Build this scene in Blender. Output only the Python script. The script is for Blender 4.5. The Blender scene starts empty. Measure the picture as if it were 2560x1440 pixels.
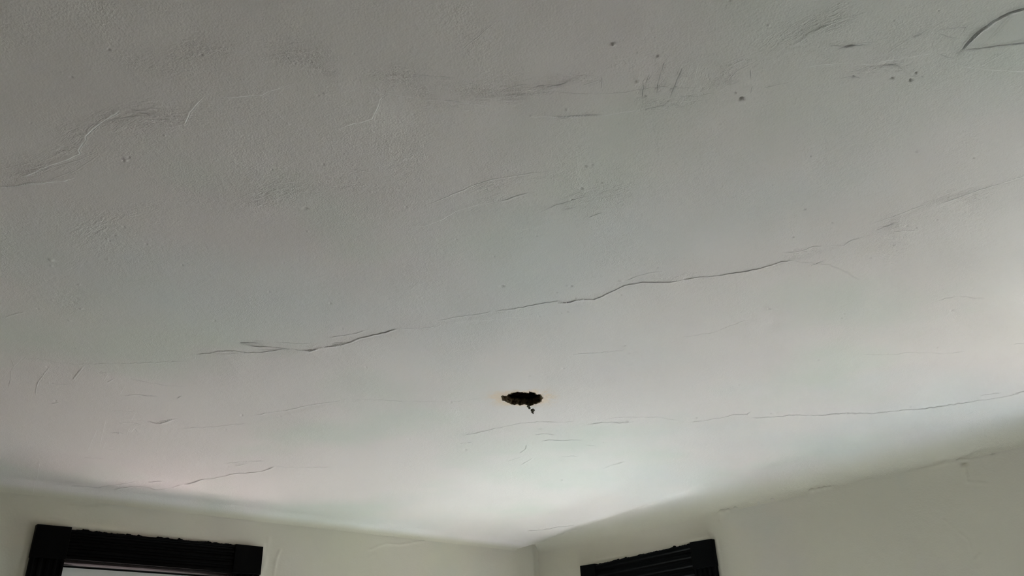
import bpy, bmesh, math, random
import numpy as np
from mathutils import Matrix, Vector

random.seed(7)
rng = np.random.default_rng(11)
S = bpy.context.scene
COL = S.collection

# ------------------------------------------------------------------ camera
F_PX = 2056.0
YAW, PITCH, ROLL = math.radians(42.857), math.radians(27.105), math.radians(-2.440)
CAM_Z = 1.65
X0, Y0 = 4.266, 4.472            # plane of the right wall (x) and of the far wall (y)
XB, YB = -1.7, -1.9              # walls behind the camera
ZC = CAM_Z + 1.13                # flat ceiling height
R_RIGHT, RV_RIGHT, R_FAR, SAG_FAR = 0.250, 0.140, 0.060, 0.070

def axes():
    f = np.array([math.sin(YAW)*math.cos(PITCH), math.cos(YAW)*math.cos(PITCH), math.sin(PITCH)])
    r = np.array([math.cos(YAW), -math.sin(YAW), 0.0])
    u = np.cross(r, f)
    return (r*math.cos(ROLL)+u*math.sin(ROLL), -r*math.sin(ROLL)+u*math.cos(ROLL), f)
AR, AU, AF = axes()
cam = bpy.data.cameras.new('camera')
cam.sensor_fit = 'HORIZONTAL'; cam.sensor_width = 36.0
cam.lens = F_PX/2560.0*36.0
cam.clip_start = 0.02; cam.clip_end = 200
camo = bpy.data.objects.new('camera', cam); COL.objects.link(camo)
m = Matrix.Identity(4)
for i in range(3):
    m[i][0], m[i][1], m[i][2] = AR[i], AU[i], -AF[i]
m[2][3] = CAM_Z
camo.matrix_world = m
S.camera = camo

# ------------------------------------------------------------------ colour management, world, daylight
S.view_settings.view_transform = 'Standard'
S.view_settings.look = 'None'
S.view_settings.gamma = 1.0
S.view_settings.use_curve_mapping = False
S.view_settings.exposure = 2.13

W = bpy.data.worlds.new('overcast_sky'); S.world = W; W.use_nodes = True
bg = W.node_tree.nodes['Background']
bg.inputs[0].default_value = (1.0, 0.92, 0.82, 1); bg.inputs[1].default_value = 0.25

# sun through the windows of the right wall: its patches on the floor light the ceiling
SUN_TRAVEL = (-0.50, 0.63, -1.0)
sun = bpy.data.lights.new('sun', 'SUN'); sun.energy = 51.0; sun.angle = math.radians(1.0); sun.color = (0.91, 0.965, 1.0)
suno = bpy.data.objects.new('sun', sun); COL.objects.link(suno)
suno.rotation_euler = Vector(SUN_TRAVEL).to_track_quat('-Z', 'Y').to_euler()
def portal(name, loc, direction, sx, sy):
    l = bpy.data.lights.new(name, 'AREA'); l.shape = 'RECTANGLE'; l.size = sx; l.size_y = sy
    l.cycles.is_portal = True
    o = bpy.data.objects.new(name, l); COL.objects.link(o); o.location = loc
    o.rotation_euler = Vector(direction).to_track_quat('-Z', 'Z').to_euler()
def ground_bounce_lamp(name, loc, sx, sy, power, color):
    l = bpy.data.lights.new(name, 'AREA'); l.shape = 'RECTANGLE'; l.size = sx; l.size_y = sy; l.energy = power; l.color = color
    o = bpy.data.objects.new(name, l); COL.objects.link(o); o.location = loc
    o.rotation_euler = (math.pi, 0, 0)
# lamps added outside for ground bounce, throwing light up through the windows
ground_bounce_lamp('ground_bounce_lamp', (X0+4.5, 3.5, -0.25), 4.0, 5.0, 250, (0.77, 0.95, 1.0))
ground_bounce_lamp('ground_bounce_lamp', (X0+4.5, 0.5, -0.25), 4.0, 5.0, 88, (1.0, 0.97, 0.76))
ground_bounce_lamp('ground_bounce_lamp', (X0+0.45, 3.5, -0.25), 0.5, 1.8, 9.5, (0.78, 0.97, 1.0))  # added strip lamp, brightens the ceiling close to the right wall
ground_bounce_lamp('ground_bounce_lamp', (1.35, Y0+0.95, -0.25), 3.0, 1.5, 20, (1.0, 0.80, 0.82))
ground_bounce_lamp('ground_bounce_lamp', (-0.3, Y0+0.45, -0.25), 1.8, 0.5, 15.0, (0.75, 0.97, 1.0))  # added strip lamp, lifts the dark ceiling along the far wall
# sky portals, one in each window opening, just outside the glass
portal('sky_portal', (1.59, Y0+0.19, 1.55), (0, -1, 0), 0.95, 1.65)
portal('sky_portal', (X0+0.19, 3.49, 1.55), (-1, 0, 0), 0.95, 1.65)
portal('sky_portal', (-0.30, Y0+0.19, 1.55), (0, -1, 0), 0.95, 1.65)
portal('sky_portal', (X0+0.19, 0.50, 1.55), (-1, 0, 0), 0.95, 1.65)

# ------------------------------------------------------------------ helpers
def ray(px, py):
    return (px-1280)/F_PX*AR + (720-py)/F_PX*AU + AF
def on_ceiling(px, py):
    r = ray(px, py); t = (ZC-CAM_Z)/r[2]
    return np.array([r[0]*t, r[1]*t])
def on_far(px, py, off=0.0):
    r = ray(px, py); t = (Y0-off)/r[1]
    return (r[0]*t, r[2]*t+CAM_Z)
def on_right(px, py, off=0.0):
    r = ray(px, py); t = (X0-off)/r[0]
    return (r[1]*t, r[2]*t+CAM_Z)

def _hash(ix, iy, seed):
    h = (ix.astype(np.int64)*374761393 + iy.astype(np.int64)*668265263 + seed*1442695041) & 0x7fffffff
    h = ((h ^ (h >> 13))*1274126177) & 0x7fffffff
    return ((h ^ (h >> 16)) & 0xffff)/65535.0
def noise(x, y, seed=0):
    ix = np.floor(x); iy = np.floor(y); fx = x-ix; fy = y-iy
    fx = fx*fx*fx*(fx*(fx*6-15)+10); fy = fy*fy*fy*(fy*(fy*6-15)+10)
    a = _hash(ix, iy, seed); b = _hash(ix+1, iy, seed); c = _hash(ix, iy+1, seed); d = _hash(ix+1, iy+1, seed)
    return (a+(b-a)*fx)+((c+(d-c)*fx)-(a+(b-a)*fx))*fy-0.5
def fbm(x, y, seed=0, n=3):
    s = np.zeros_like(x); a = 1.0; k = 1.0
    for i in range(n):
        s += a*noise(x*k, y*k, seed+i*17); a *= 0.5; k *= 2.1
    return s
def smooth(a, b, x):
    t = np.clip((x-a)/(b-a), 0, 1); return t*t*(3-2*t)

def link(name, me, mat, parent=None, smooth_shade=False):
    o = bpy.data.objects.new(name, me); COL.objects.link(o)
    if mat: me.materials.append(mat)
    if parent: o.parent = parent
    if smooth_shade:
        me.polygons.foreach_set('use_smooth', [True]*len(me.polygons))
    return o
def from_arrays(name, co, quads):
    me = bpy.data.meshes.new(name)
    co = np.asarray(co, np.float32); quads = np.asarray(quads, np.int32)
    me.vertices.add(len(co)); me.vertices.foreach_set('co', co.ravel())
    me.loops.add(quads.size); me.loops.foreach_set('vertex_index', quads.ravel())
    me.polygons.add(len(quads)); me.polygons.foreach_set('loop_start', np.arange(0, quads.size, 4, dtype=np.int32))
    me.update(calc_edges=True)
    return me
def obj_bm(name, bm, mat, parent=None, smooth_shade=False):
    bmesh.ops.recalc_face_normals(bm, faces=bm.faces)
    me = bpy.data.meshes.new(name); bm.to_mesh(me); bm.free()
    return link(name, me, mat, parent, smooth_shade)
def prism(bm, poly, to3d, d0, d1):
    """polygon (a, b) extruded between depths d0 and d1; to3d(a, b, depth) gives the point"""
    n = len(poly)
    v0 = [bm.verts.new(to3d(a, b, d0)) for a, b in poly]
    v1 = [bm.verts.new(to3d(a, b, d1)) for a, b in poly]
    bm.faces.new(v0); bm.faces.new(v1[::-1])
    for i in range(n):
        j = (i+1) % n
        bm.faces.new((v0[j], v0[i], v1[i], v1[j]))
def bevel(bm, w, seg=2):
    bmesh.ops.bevel(bm, geom=list(bm.edges), offset=w, segments=seg, affect='EDGES', profile=0.5, clamp_overlap=True)
def struct(o, label=None):
    o['kind'] = 'structure'
    if label: o['label'] = label
    return o
def empty(name, loc=(0, 0, 0)):
    o = bpy.data.objects.new(name, None); COL.objects.link(o); o.location = loc
    o.empty_display_size = 0.1
    return o

# ------------------------------------------------------------------ materials
def mat_nodes(name):
    mt = bpy.data.materials.new(name); mt.use_nodes = True
    nt = mt.node_tree; return mt, nt, nt.nodes['Principled BSDF']
def plaster(name, base, tints, peel, peel_scale, rough=0.62, scrape=0.0):
    """painted plaster: faint patchy tint of the paint, fine roller texture as bump"""
    mt, nt, b = mat_nodes(name); N = nt.nodes; L = nt.links
    tc = N.new('ShaderNodeTexCoord')
    col = None
    prev = N.new('ShaderNodeRGB'); prev.outputs[0].default_value = (*base, 1); prev = prev.outputs[0]
    for k, (tint, sc, lo, hi, amt, off) in enumerate(tints):
        mp = N.new('ShaderNodeMapping'); mp.inputs['Location'].default_value = (off, off*1.7, off*0.3)
        L.new(tc.outputs['Object'], mp.inputs[0])
        n = N.new('ShaderNodeTexNoise'); n.inputs['Scale'].default_value = sc; n.inputs['Detail'].default_value = 3
        L.new(mp.outputs[0], n.inputs['Vector'])
        mr = N.new('ShaderNodeMapRange'); mr.inputs[1].default_value = lo; mr.inputs[2].default_value = hi
        mr.inputs[3].default_value = 0; mr.inputs[4].default_value = amt
        L.new(n.outputs[0], mr.inputs[0])
        mx = N.new('ShaderNodeMix'); mx.data_type = 'RGBA'
        L.new(mr.outputs[0], mx.inputs['Factor']); L.new(prev, mx.inputs['A']); mx.inputs['B'].default_value = (*tint, 1)
        prev = mx.outputs['Result']
    if scrape:
        a = N.new('ShaderNodeAttribute'); a.attribute_name = 'wall_paint'  # wall colour drawn up the cove, painting in part of its shading
        mx = N.new('ShaderNodeMix'); mx.data_type = 'RGBA'
        L.new(a.outputs['Fac'], mx.inputs['Factor']); L.new(prev, mx.inputs['A']); mx.inputs['B'].default_value = (0.605, 0.58, 0.475, 1)
        prev = mx.outputs['Result']
        gs = N.new('ShaderNodeAttribute'); gs.attribute_name = 'gap_side'
        ga = N.new('ShaderNodeAttribute'); ga.attribute_name = 'gap_depth'
        sq = N.new('ShaderNodeMath'); sq.operation = 'MULTIPLY'; L.new(gs.outputs['Fac'], sq.inputs[0]); L.new(gs.outputs['Fac'], sq.inputs[1])
        ng_ = N.new('ShaderNodeMath'); ng_.operation = 'MULTIPLY'; ng_.inputs[1].default_value = -1.0; L.new(sq.outputs[0], ng_.inputs[0])
        ex = N.new('ShaderNodeMath'); ex.operation = 'EXPONENT'; L.new(ng_.outputs[0], ex.inputs[0])
        gap = N.new('ShaderNodeMath'); gap.operation = 'MULTIPLY'; L.new(ex.outputs[0], gap.inputs[0]); L.new(ga.outputs['Fac'], gap.inputs[1])
        # shade inside the open cracks, painted into the colour as dark lines
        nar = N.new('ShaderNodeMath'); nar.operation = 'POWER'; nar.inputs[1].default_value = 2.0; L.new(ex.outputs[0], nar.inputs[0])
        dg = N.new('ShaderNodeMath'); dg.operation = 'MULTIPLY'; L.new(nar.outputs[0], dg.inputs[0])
        dm = N.new('ShaderNodeAttribute'); dm.attribute_name = 'gap_shade'; L.new(dm.outputs['Fac'], dg.inputs[1])
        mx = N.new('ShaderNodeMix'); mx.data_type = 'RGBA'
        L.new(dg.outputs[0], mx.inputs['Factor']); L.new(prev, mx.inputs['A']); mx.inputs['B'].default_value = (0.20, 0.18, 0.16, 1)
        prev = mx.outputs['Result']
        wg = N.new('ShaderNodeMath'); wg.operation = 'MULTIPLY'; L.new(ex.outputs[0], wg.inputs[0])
        wm = N.new('ShaderNodeAttribute'); wm.attribute_name = 'gap_lit'; L.new(wm.outputs['Fac'], wg.inputs[1])  # lit edge of the ledges, put into the colour as white
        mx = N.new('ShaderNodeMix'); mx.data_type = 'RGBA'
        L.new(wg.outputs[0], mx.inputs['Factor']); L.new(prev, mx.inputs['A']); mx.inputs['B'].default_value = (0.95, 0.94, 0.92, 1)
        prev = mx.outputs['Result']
        a = N.new('ShaderNodeAttribute'); a.attribute_name = 'stain'
        mx = N.new('ShaderNodeMix'); mx.data_type = 'RGBA'
        L.new(a.outputs['Fac'], mx.inputs['Factor']); L.new(prev, mx.inputs['A']); mx.inputs['B'].default_value = (0.79, 0.66, 0.53, 1)
        prev = mx.outputs['Result']
    L.new(prev, b.inputs['Base Color'])
    b.inputs['Roughness'].default_value = rough
    b.inputs['Specular IOR Level'].default_value = 0.25
    n1 = N.new('ShaderNodeTexNoise'); n1.inputs['Scale'].default_value = peel_scale; n1.inputs['Detail'].default_value = 2.5
    n2 = N.new('ShaderNodeTexNoise'); n2.inputs['Scale'].default_value = peel_scale*0.28; n2.inputs['Detail'].default_value = 2
    n3 = N.new('ShaderNodeTexNoise'); n3.inputs['Scale'].default_value = 3.0; n3.inputs['Detail'].default_value = 2
    for n in (n1, n2, n3): L.new(tc.outputs['Object'], n.inputs['Vector'])
    ad = N.new('ShaderNodeMath'); ad.operation = 'MULTIPLY_ADD'; ad.inputs[1].default_value = 0.9
    L.new(n2.outputs[0], ad.inputs[0]); L.new(n1.outputs[0], ad.inputs[2])
    mu = N.new('ShaderNodeMath'); mu.operation = 'MULTIPLY'
    L.new(ad.outputs[0], mu.inputs[0]); L.new(n3.outputs[0], mu.inputs[1])
    bp = N.new('ShaderNodeBump'); bp.inputs['Strength'].default_value = 1.0; bp.inputs['Distance'].default_value = peel
    L.new(mu.outputs[0], bp.inputs['Height'])
    out = bp.outputs[0]
    if scrape:
        b3 = N.new('ShaderNodeBump'); b3.invert = True; b3.inputs['Strength'].default_value = 1.0; b3.inputs['Distance'].default_value = 1.0
        L.new(gap.outputs[0], b3.inputs['Height']); L.new(out, b3.inputs['Normal']); out = b3.outputs[0]
    if scrape:   # fine streaks of the scraped filler, along the strokes
        at = {}
        for nm in ('scrape', 'along', 'across'):
            a = N.new('ShaderNodeAttribute'); a.attribute_name = nm; at[nm] = a.outputs['Fac']
        cb = N.new('ShaderNodeCombineXYZ'); L.new(at['along'], cb.inputs[0]); L.new(at['across'], cb.inputs[1])
        ns = N.new('ShaderNodeTexNoise'); ns.inputs['Scale'].default_value = 2.0; ns.inputs['Detail'].default_value = 3; ns.inputs['Roughness'].default_value = 0.6
        L.new(cb.outputs[0], ns.inputs['Vector'])
        ng = N.new('ShaderNodeTexNoise'); ng.inputs['Scale'].default_value = 260; ng.inputs['Detail'].default_value = 2
        L.new(tc.outputs['Object'], ng.inputs['Vector'])
        sm = N.new('ShaderNodeMath'); sm.operation = 'MULTIPLY_ADD'; sm.inputs[1].default_value = 0.45
        L.new(ng.outputs[0], sm.inputs[0]); L.new(ns.outputs[0], sm.inputs[2])
        s0 = N.new('ShaderNodeMath'); s0.operation = 'SUBTRACT'; s0.inputs[1].default_value = 0.725; L.new(sm.outputs[0], s0.inputs[0])
        mm = N.new('ShaderNodeMath'); mm.operation = 'MULTIPLY'
        L.new(s0.outputs[0], mm.inputs[0]); L.new(at['scrape'], mm.inputs[1])
        b2 = N.new('ShaderNodeBump'); b2.inputs['Strength'].default_value = 1.0; b2.inputs['Distance'].default_value = scrape
        L.new(mm.outputs[0], b2.inputs['Height']); L.new(out, b2.inputs['Normal']); out = b2.outputs[0]
    L.new(out, b.inputs['Normal'])
    return mt
def simple(name, base, rough=0.5, spec=0.5, bump=0, bscale=40, var=0.0, stretch=(1, 1, 1)):
    mt, nt, b = mat_nodes(name); N = nt.nodes; L = nt.links
    b.inputs['Roughness'].default_value = rough; b.inputs['Specular IOR Level'].default_value = spec
    tc = N.new('ShaderNodeTexCoord'); mp = N.new('ShaderNodeMapping'); mp.inputs['Scale'].default_value = stretch
    L.new(tc.outputs['Object'], mp.inputs[0])
    n = N.new('ShaderNodeTexNoise'); n.inputs['Scale'].default_value = bscale; n.inputs['Detail'].default_value = 4
    L.new(mp.outputs[0], n.inputs['Vector'])
    mx = N.new('ShaderNodeMix'); mx.data_type = 'RGBA'
    mx.inputs['A'].default_value = (*[c*(1-var) for c in base], 1); mx.inputs['B'].default_value = (*[min(1, c*(1+var)) for c in base], 1)
    L.new(n.outputs[0], mx.inputs['Factor']); L.new(mx.outputs['Result'], b.inputs['Base Color'])
    if bump:
        bp = N.new('ShaderNodeBump'); bp.inputs['Distance'].default_value = bump
        L.new(n.outputs[0], bp.inputs['Height']); L.new(bp.outputs[0], b.inputs['Normal'])
    return mt

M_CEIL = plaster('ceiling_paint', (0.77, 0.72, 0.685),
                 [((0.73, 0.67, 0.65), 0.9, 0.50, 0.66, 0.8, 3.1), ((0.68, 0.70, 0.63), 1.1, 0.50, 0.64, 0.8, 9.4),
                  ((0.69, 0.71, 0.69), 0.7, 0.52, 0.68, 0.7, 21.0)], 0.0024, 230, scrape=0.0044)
M_WALL = plaster('wall_paint', (0.605, 0.58, 0.475),
                 [((0.585, 0.55, 0.48), 1.2, 0.48, 0.64, 0.8, 5.0), ((0.54, 0.56, 0.485), 1.5, 0.5, 0.65, 0.7, 14.0)], 0.0012, 120)
M_BLACK = simple('black_gloss_paint', (0.0012, 0.0011, 0.001), 0.42, 0.05, 0.0004, 30, 0.3, (1, 1, 8))
M_BLUEBLACK = simple('blue_black_paint', (0.0013, 0.0022, 0.0026), 0.42, 0.05, 0.0004, 30, 0.3)
M_BROWN = simple('dark_varnished_wood', (0.004, 0.0012, 0.001), 0.24, 0.4, 0, 25, 0.5, (1, 8, 8))
M_VINYL = simple('sash_white_vinyl', (0.78, 0.77, 0.73), 0.4, 0.4, 0, 20, 0.03)
M_FLOOR = simple('floor_paint', (0.535, 0.55, 0.575), 0.4, 0.4, 0.0006, 6, 0.25, (8, 0.6, 1))
M_LATH = simple('old_lath_wood', (0.004, 0.002, 0.0012), 0.9, 0.0, 0.002, 25, 0.7, (2, 12, 12))
M_SCRATCH = simple('broken_plaster_edge', (0.115, 0.085, 0.048), 0.95, 0.1, 0.004, 110, 0.9)
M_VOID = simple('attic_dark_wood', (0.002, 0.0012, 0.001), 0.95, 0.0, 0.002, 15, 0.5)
M_PAPER = simple('tan_plaster_stain', (0.62, 0.52, 0.40), 0.8, 0.2, 0.001, 60, 0.25)
M_CLUMP = simple('grey_clump', (0.14, 0.135, 0.11), 0.95, 0.0, 0.002, 200, 0.6)
gm, gnt, gb = mat_nodes('window_glass')
gnt.nodes.remove(gb)
_t = gnt.nodes.new('ShaderNodeBsdfTransparent'); _g = gnt.nodes.new('ShaderNodeBsdfGlossy'); _g.inputs['Roughness'].default_value = 0.02
_f = gnt.nodes.new('ShaderNodeValue'); _f.outputs[0].default_value = 0.05
_x = gnt.nodes.new('ShaderNodeMixShader')
gnt.links.new(_f.outputs[0], _x.inputs[0]); gnt.links.new(_t.outputs[0], _x.inputs[1]); gnt.links.new(_g.outputs[0], _x.inputs[2])
gnt.links.new(_x.outputs[0], gnt.nodes['Material Output'].inputs[0])
M_GLASS = gm

# ------------------------------------------------------------------ ceiling relief, in metres on the ceiling
def px_scale(px, py, nx, ny):
    return float(np.linalg.norm(on_ceiling(px+nx, py+ny)-on_ceiling(px-nx, py-ny)))*0.5

# cracks: (half width in px of the photo, slope of the lips, points); positive slope = ridge that hangs down
CR = [
 (1.9, .75, [(50,444),(91,427),(124,413),(158,402),(175,394),(202,382),(197,373),(215,349),(215,338),(232,323),(255,304),(289,284),(314,268)]),
 (1.4,-.25, [(314,268),(349,278),(376,287),(403,297),(457,312)]),
 (2.2, .60, [(457,313),(465,307),(475,281),(497,255),(514,239)]),
 (1.5, .5, [(544,242),(578,244),(605,239),(655,238),(667,230),(692,222),(716,215),(733,209)]),
 (1.7, .55, [(0,470),(67,460),(128,454),(161,452),(202,440)]),
 (1.5,-.40, [(0,466),(34,464),(67,456),(100,452)]),
 (1.3,-.20, [(0,422),(84,405)]),(1.3,-.2,[(70,440),(140,415),(200,398),(250,375)]),
 (1.3,-.22, [(120,450),(190,425),(250,385)]),
 (1.7, .50, [(966,232),(951,247),(946,265),(931,296),(907,304),(884,307),(857,318),(838,330)]),
 (1.5,-.30, [(966,231),(955,243)]),
 (1.5, .30, [(904,225),(966,231),(1011,239),(1065,247),(1136,252),(1173,257),(1199,260),(1253,269)]),
 (1.4,-.30, [(1110,247),(1136,250),(1173,255)]),
 (2.0,-.50, [(1379,288),(1401,291),(1428,288),(1482,286),(1514,285)]),
 (2.0, .40, [(1304,287),(1327,290),(1379,291),(1401,294),(1428,292),(1482,290),(1514,289),(1556,281),(1613,275)]),
 (1.8,-.40, [(1613,274),(1650,267),(1670,257)]),
 (1.5,-.35, [(1015,184),(1048,185),(1099,189),(1139,193)]),
 (1.5,-.30, [(1246,232),(1267,220),(1297,212),(1324,208)]),
 (1.9,-.55, [(1346,214),(1357,212)]),(2.0,-.6,[(1366,217),(1385,213),(1404,210),(1421,203)]),
 (1.4,-.22, [(1307,237),(1350,232),(1394,228),(1438,234),(1488,235),(1556,232),(1606,223),(1656,217),(1703,220),(1767,218)]),
 (1.6,-.40, [(1505,195),(1505,218)]),(1.5,-.35,[(1465,210),(1480,206),(1498,200)]),
 (2.3,-.70, [(1707,168),(1698,190),(1687,215),(1680,232),(1675,249)]),
 (1.8,-.50, [(1652,180),(1646,205),(1643,232)]),(1.8,-.55,[(1609,212),(1606,245)]),(1.6,.4,[(1598,190),(1588,220)]),
 (1.6, .45, [(1747,160),(1740,188),(1733,212)]),(1.7,.4,[(1717,232),(1708,250),(1700,265)]),(1.6,-.4,[(1660,160),(1655,180)]),
 (1.5, .4, [(1727,168),(1720,190)]),(1.5,-.4,[(1622,190),(1616,206)]),(1.6,-.45,[(1670,255),(1655,265)]),
 (1.3,-.18, [(1152,124),(1200,86),(1253,40)]),
 (1.6,-.35, [(1068,510),(1092,502),(1149,478),(1186,462),(1213,454),(1241,447),(1287,440),(1334,433),(1388,428)]),
 (1.5, .30, [(1025,567),(1065,564),(1109,547),(1139,529),(1186,514),(1236,505),(1270,500)]),
 (2.1,-.50, [(1255,503),(1270,500),(1290,492),(1320,483)]),
 (1.5,-.32, [(1347,534),(1388,515),(1435,502),(1475,490)]),
 (1.8,-.45, [(1418,525),(1431,522)]),(1.6,-.4,[(1478,544),(1490,539),(1502,535)]),
 (1.8, .20, [(1270,574),(1304,576),(1347,569),(1384,552)]),
 (1.4,-.32, [(884,424),(912,427),(934,430)]),
 # long crack across the middle
 (1.5,-.38, [(489,885),(524,883),(544,879),(578,878),(615,881),(645,881),(672,878),(692,875),(722,871)]),
 (1.7,-.38, [(530,881),(551,877),(578,877),(615,880)]),(1.4,.25,[(540,886),(565,888),(592,885)]),
 (1.4,-.30, [(722,871),(756,875),(783,873),(806,868),(840,865),(850,863)]),
 (1.9,-.50, [(760,874),(775,877),(795,872)]),
 (1.9,-.50, [(806,868),(850,862),(877,855),(900,845),(924,840),(964,831),(998,821)]),
 (1.3,-.22, [(998,821),(1052,821),(1085,816),(1112,811)]),
 (1.7,-.38, [(601,857),(649,859)]),(1.6,-.35,[(642,852),(655,852)]),
 (1.7,-.42, [(613,863),(638,866),(672,868),(702,870),(739,873)]),
 (1.3,-.25, [(685,854),(739,858),(786,858)]),
 (1.6,-.32, [(820,843),(853,839),(884,834),(920,824)]),(1.4,-.3,[(833,858),(860,855)]),
 (1.2, .25, [(477,903),(490,896),(491,887)]),
 (1.5,-.16, [(60,887),(101,892),(141,898),(202,905),(269,904),(370,904),(477,903)]),
 (1.3,-.26, [(1092,803),(1136,794),(1186,787),(1236,779)]),
 (1.7,-.45, [(1236,779),(1287,772),(1330,764),(1354,760),(1394,754),(1418,757)]),
 (2.6,-.75, [(1405,758),(1425,757),(1441,752),(1460,750)]),
 (1.6,-.45, [(1441,751),(1485,750),(1505,742),(1532,729),(1562,715),(1606,707),(1656,707),(1683,706),(1710,700)]),
 (1.3, .25, [(1120,806),(1186,802),(1246,797),(1287,792),(1337,794)]),
 (1.3,-.30, [(1562,705),(1589,693),(1623,684),(1663,680)]),
 (1.5,-.42, [(1700,702),(1730,697),(1767,694),(1811,688),(1851,682),(1902,672),(1932,664),(1955,656),(1986,653)]),
 (1.5,-.18, [(1986,653),(2022,658),(2076,663),(2120,682),(2133,692),(2157,702)]),
 (1.3,-.25, [(1955,634),(1979,633),(2012,628),(2033,618),(2063,618)]),(1.2,-.2,[(2063,618),(2110,614),(2123,605),(2164,592)]),
 (1.4,-.32, [(2180,561),(2224,547),(2271,529),(2338,505)]),
 (1.5,-.40, [(2348,512),(2399,494),(2435,482),(2473,469),(2523,454),(2600,430)]),
 (1.3,-.28, [(2190,577),(2238,559)]),(1.2,-.25,[(2238,579),(2291,577)]),(1.4,-.35,[(2038,661),(2053,655)]),
 (1.3,-.18, [(2338,755),(2365,746),(2399,740),(2439,745),(2473,744)]),
 (1.3,-.14, [(1700,846),(1784,833),(1861,804),(1902,804)]),
 (1.2,-.18, [(2150,886),(2244,885),(2271,880),(2372,883),(2422,876)]),(1.3,-.25,[(2533,859),(2580,854)]),
 (1.3,-.22, [(1428,887),(1472,883),(1522,880),(1572,873)]),
 # crack close to the far corner
 (1.2,-.26, [(1159,1086),(1203,1078),(1230,1072),(1270,1064),(1304,1057),(1354,1054),(1404,1056),(1445,1054)]),
 (1.3,-.34, [(1468,1061),(1509,1057),(1566,1058),(1589,1055)]),
 (1.2,-.28, [(1509,1052),(1542,1045),(1603,1044),(1656,1045),(1673,1050),(1710,1053)]),
 (1.4,-.40, [(1730,1057),(1760,1053),(1791,1047),(1811,1044),(1834,1037),(1868,1036),(1878,1028)]),
 (1.4,-.40, [(1875,1045),(1935,1042),(1992,1037),(2036,1039),(2086,1035),(2120,1034),(2187,1034),(2238,1028),(2305,1022),(2355,1015),(2416,1006),(2473,998),(2523,990),(2600,968)]),
 (1.1,-.25, [(2449,990),(2506,982)]),(1.6,-.5,[(2538,984),(2575,976)]),
 (1.2,-.28, [(1152,1105),(1179,1102)]),(1.2,-.3,[(1299,1131),(1314,1121),(1317,1110)]),
 (1.3,-.32, [(1351,1102),(1374,1100),(1418,1101),(1465,1100)]),(1.2,-.3,[(1337,1085),(1364,1085),(1395,1088)]),
 (1.2,-.3, [(1465,1113),(1488,1115)]),(1.1,-.22,[(1270,1149),(1304,1139)]),(1.1,-.22,[(1304,1158),(1334,1142)]),
 (1.1,-.18, [(1401,1140),(1448,1139)]),(1.2,-.25,[(1502,1171),(1525,1163),(1566,1153)]),
 (1.2,-.25, [(1314,1306),(1374,1303),(1394,1299),(1438,1297)]),
 (1.3,-.14, [(850,997),(940,1000),(1018,1003),(1129,1006),(1213,995)]),
 (1.4,-.26, [(635,1033),(672,1028),(716,1023),(773,1011),(860,1000)]),
 (1.3,-.28, [(312,980),(353,979),(400,983)]),(1.2,-.25,[(299,1043),(323,1043),(363,1048)]),
 (1.8,-.40, [(370,1040),(403,1047),(437,1038)]),(1.2,-.3,[(447,988),(452,985)]),(1.2,-.3,[(137,996),(145,995)]),
 (1.6,-.42, [(464,1184),(484,1182),(504,1176),(551,1171),(598,1163),(638,1162),(665,1158),(689,1149)]),
 (1.2,-.2, [(689,1149),(756,1154),(837,1154)]),
 (1.2,-.22, [(185,1179),(255,1185),(316,1178),(353,1174)]),(1.5,-.24,[(289,1190),(336,1186),(370,1187),(403,1194),(437,1191),(464,1184)]),
 (1.4,-.35, [(376,1176),(413,1176)]),(1.2,-.25,[(622,1137),(665,1137)]),(1.2,-.2,[(215,1120),(269,1124)]),(1.1,-.2,[(279,1103),(292,1104)]),
 (1.6, .28, [(269,1033),(262,1065),(255,1097)]),(1.4,.25,[(302,978),(316,956)]),(1.4,.28,[(423,1000),(417,1030)]),(1.3,.25,[(332,1038),(340,1025)]),
 (1.2,-.18, [(450,1058),(538,1057),(622,1050)]),
 (1.5,-.25, [(29,890),(37,907),(29,920),(29,937),(25,960)]),(1.4,.2,[(60,888),(37,910)]),
 (1.6,-.35, [(126,910),(108,932),(97,947),(92,964),(92,974)]),(1.5,.3,[(129,910),(111,932),(100,947)]),
 (1.7, .35, [(215,908),(184,945)]),(1.5,-.3,[(212,907),(180,944)]),
 (1.4, .3, [(126,940),(128,953)]),(1.3,-.2,[(128,949),(178,952)]),(1.2,-.2,[(272,947),(286,940)]),
 (1.2,-.2, [(10,793),(64,779)]),
 (1.3, .3, [(303,1070),(301,1058)]),(1.2,.3,[(322,1066),(328,1056)]),(1.2,.3,[(331,1066),(339,1056),(346,1066)]),(1.3,-.3,[(290,1065),(300,1066)]),(1.3,-.26,[(255,924),(268,925)]),(1.2,.28,[(273,928),(262,945)]),
 (1.3,.25,[(225,1105),(236,1080),(248,1055)]),(1.4,.28,[(262,1102),(270,1085)]),(1.2,-.2,[(330,940),(380,952),(420,959),(480,962)]),(1.2,-.22,[(400,1041),(450,1036)]),(1.3,-.2,[(590,1146),(620,1142)]),
 (1.2,.25,[(108,1125),(102,1160),(92,1178)]),(1.3,-.2,[(560,1140),(640,1136)]),(1.2,-.2,[(285,1015),(345,1018)]),
 # repair patch in the near right corner of the view
 (2.3,-.75, [(2389,150),(2402,129),(2422,104),(2446,81),(2486,52),(2523,33),(2560,23),(2620,16)]),
 (2.2, .45, [(2391,156),(2406,133),(2427,108),(2452,85),(2492,57),(2530,38),(2570,28)]),
 (1.5,-.40, [(2389,148),(2372,147),(2352,138)]),
 (1.6, .28, [(2392,161),(2416,170),(2456,175),(2600,182)]),
 (1.9,-.60, [(2396,128),(2439,124),(2483,118),(2533,111),(2600,103)]),
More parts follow.
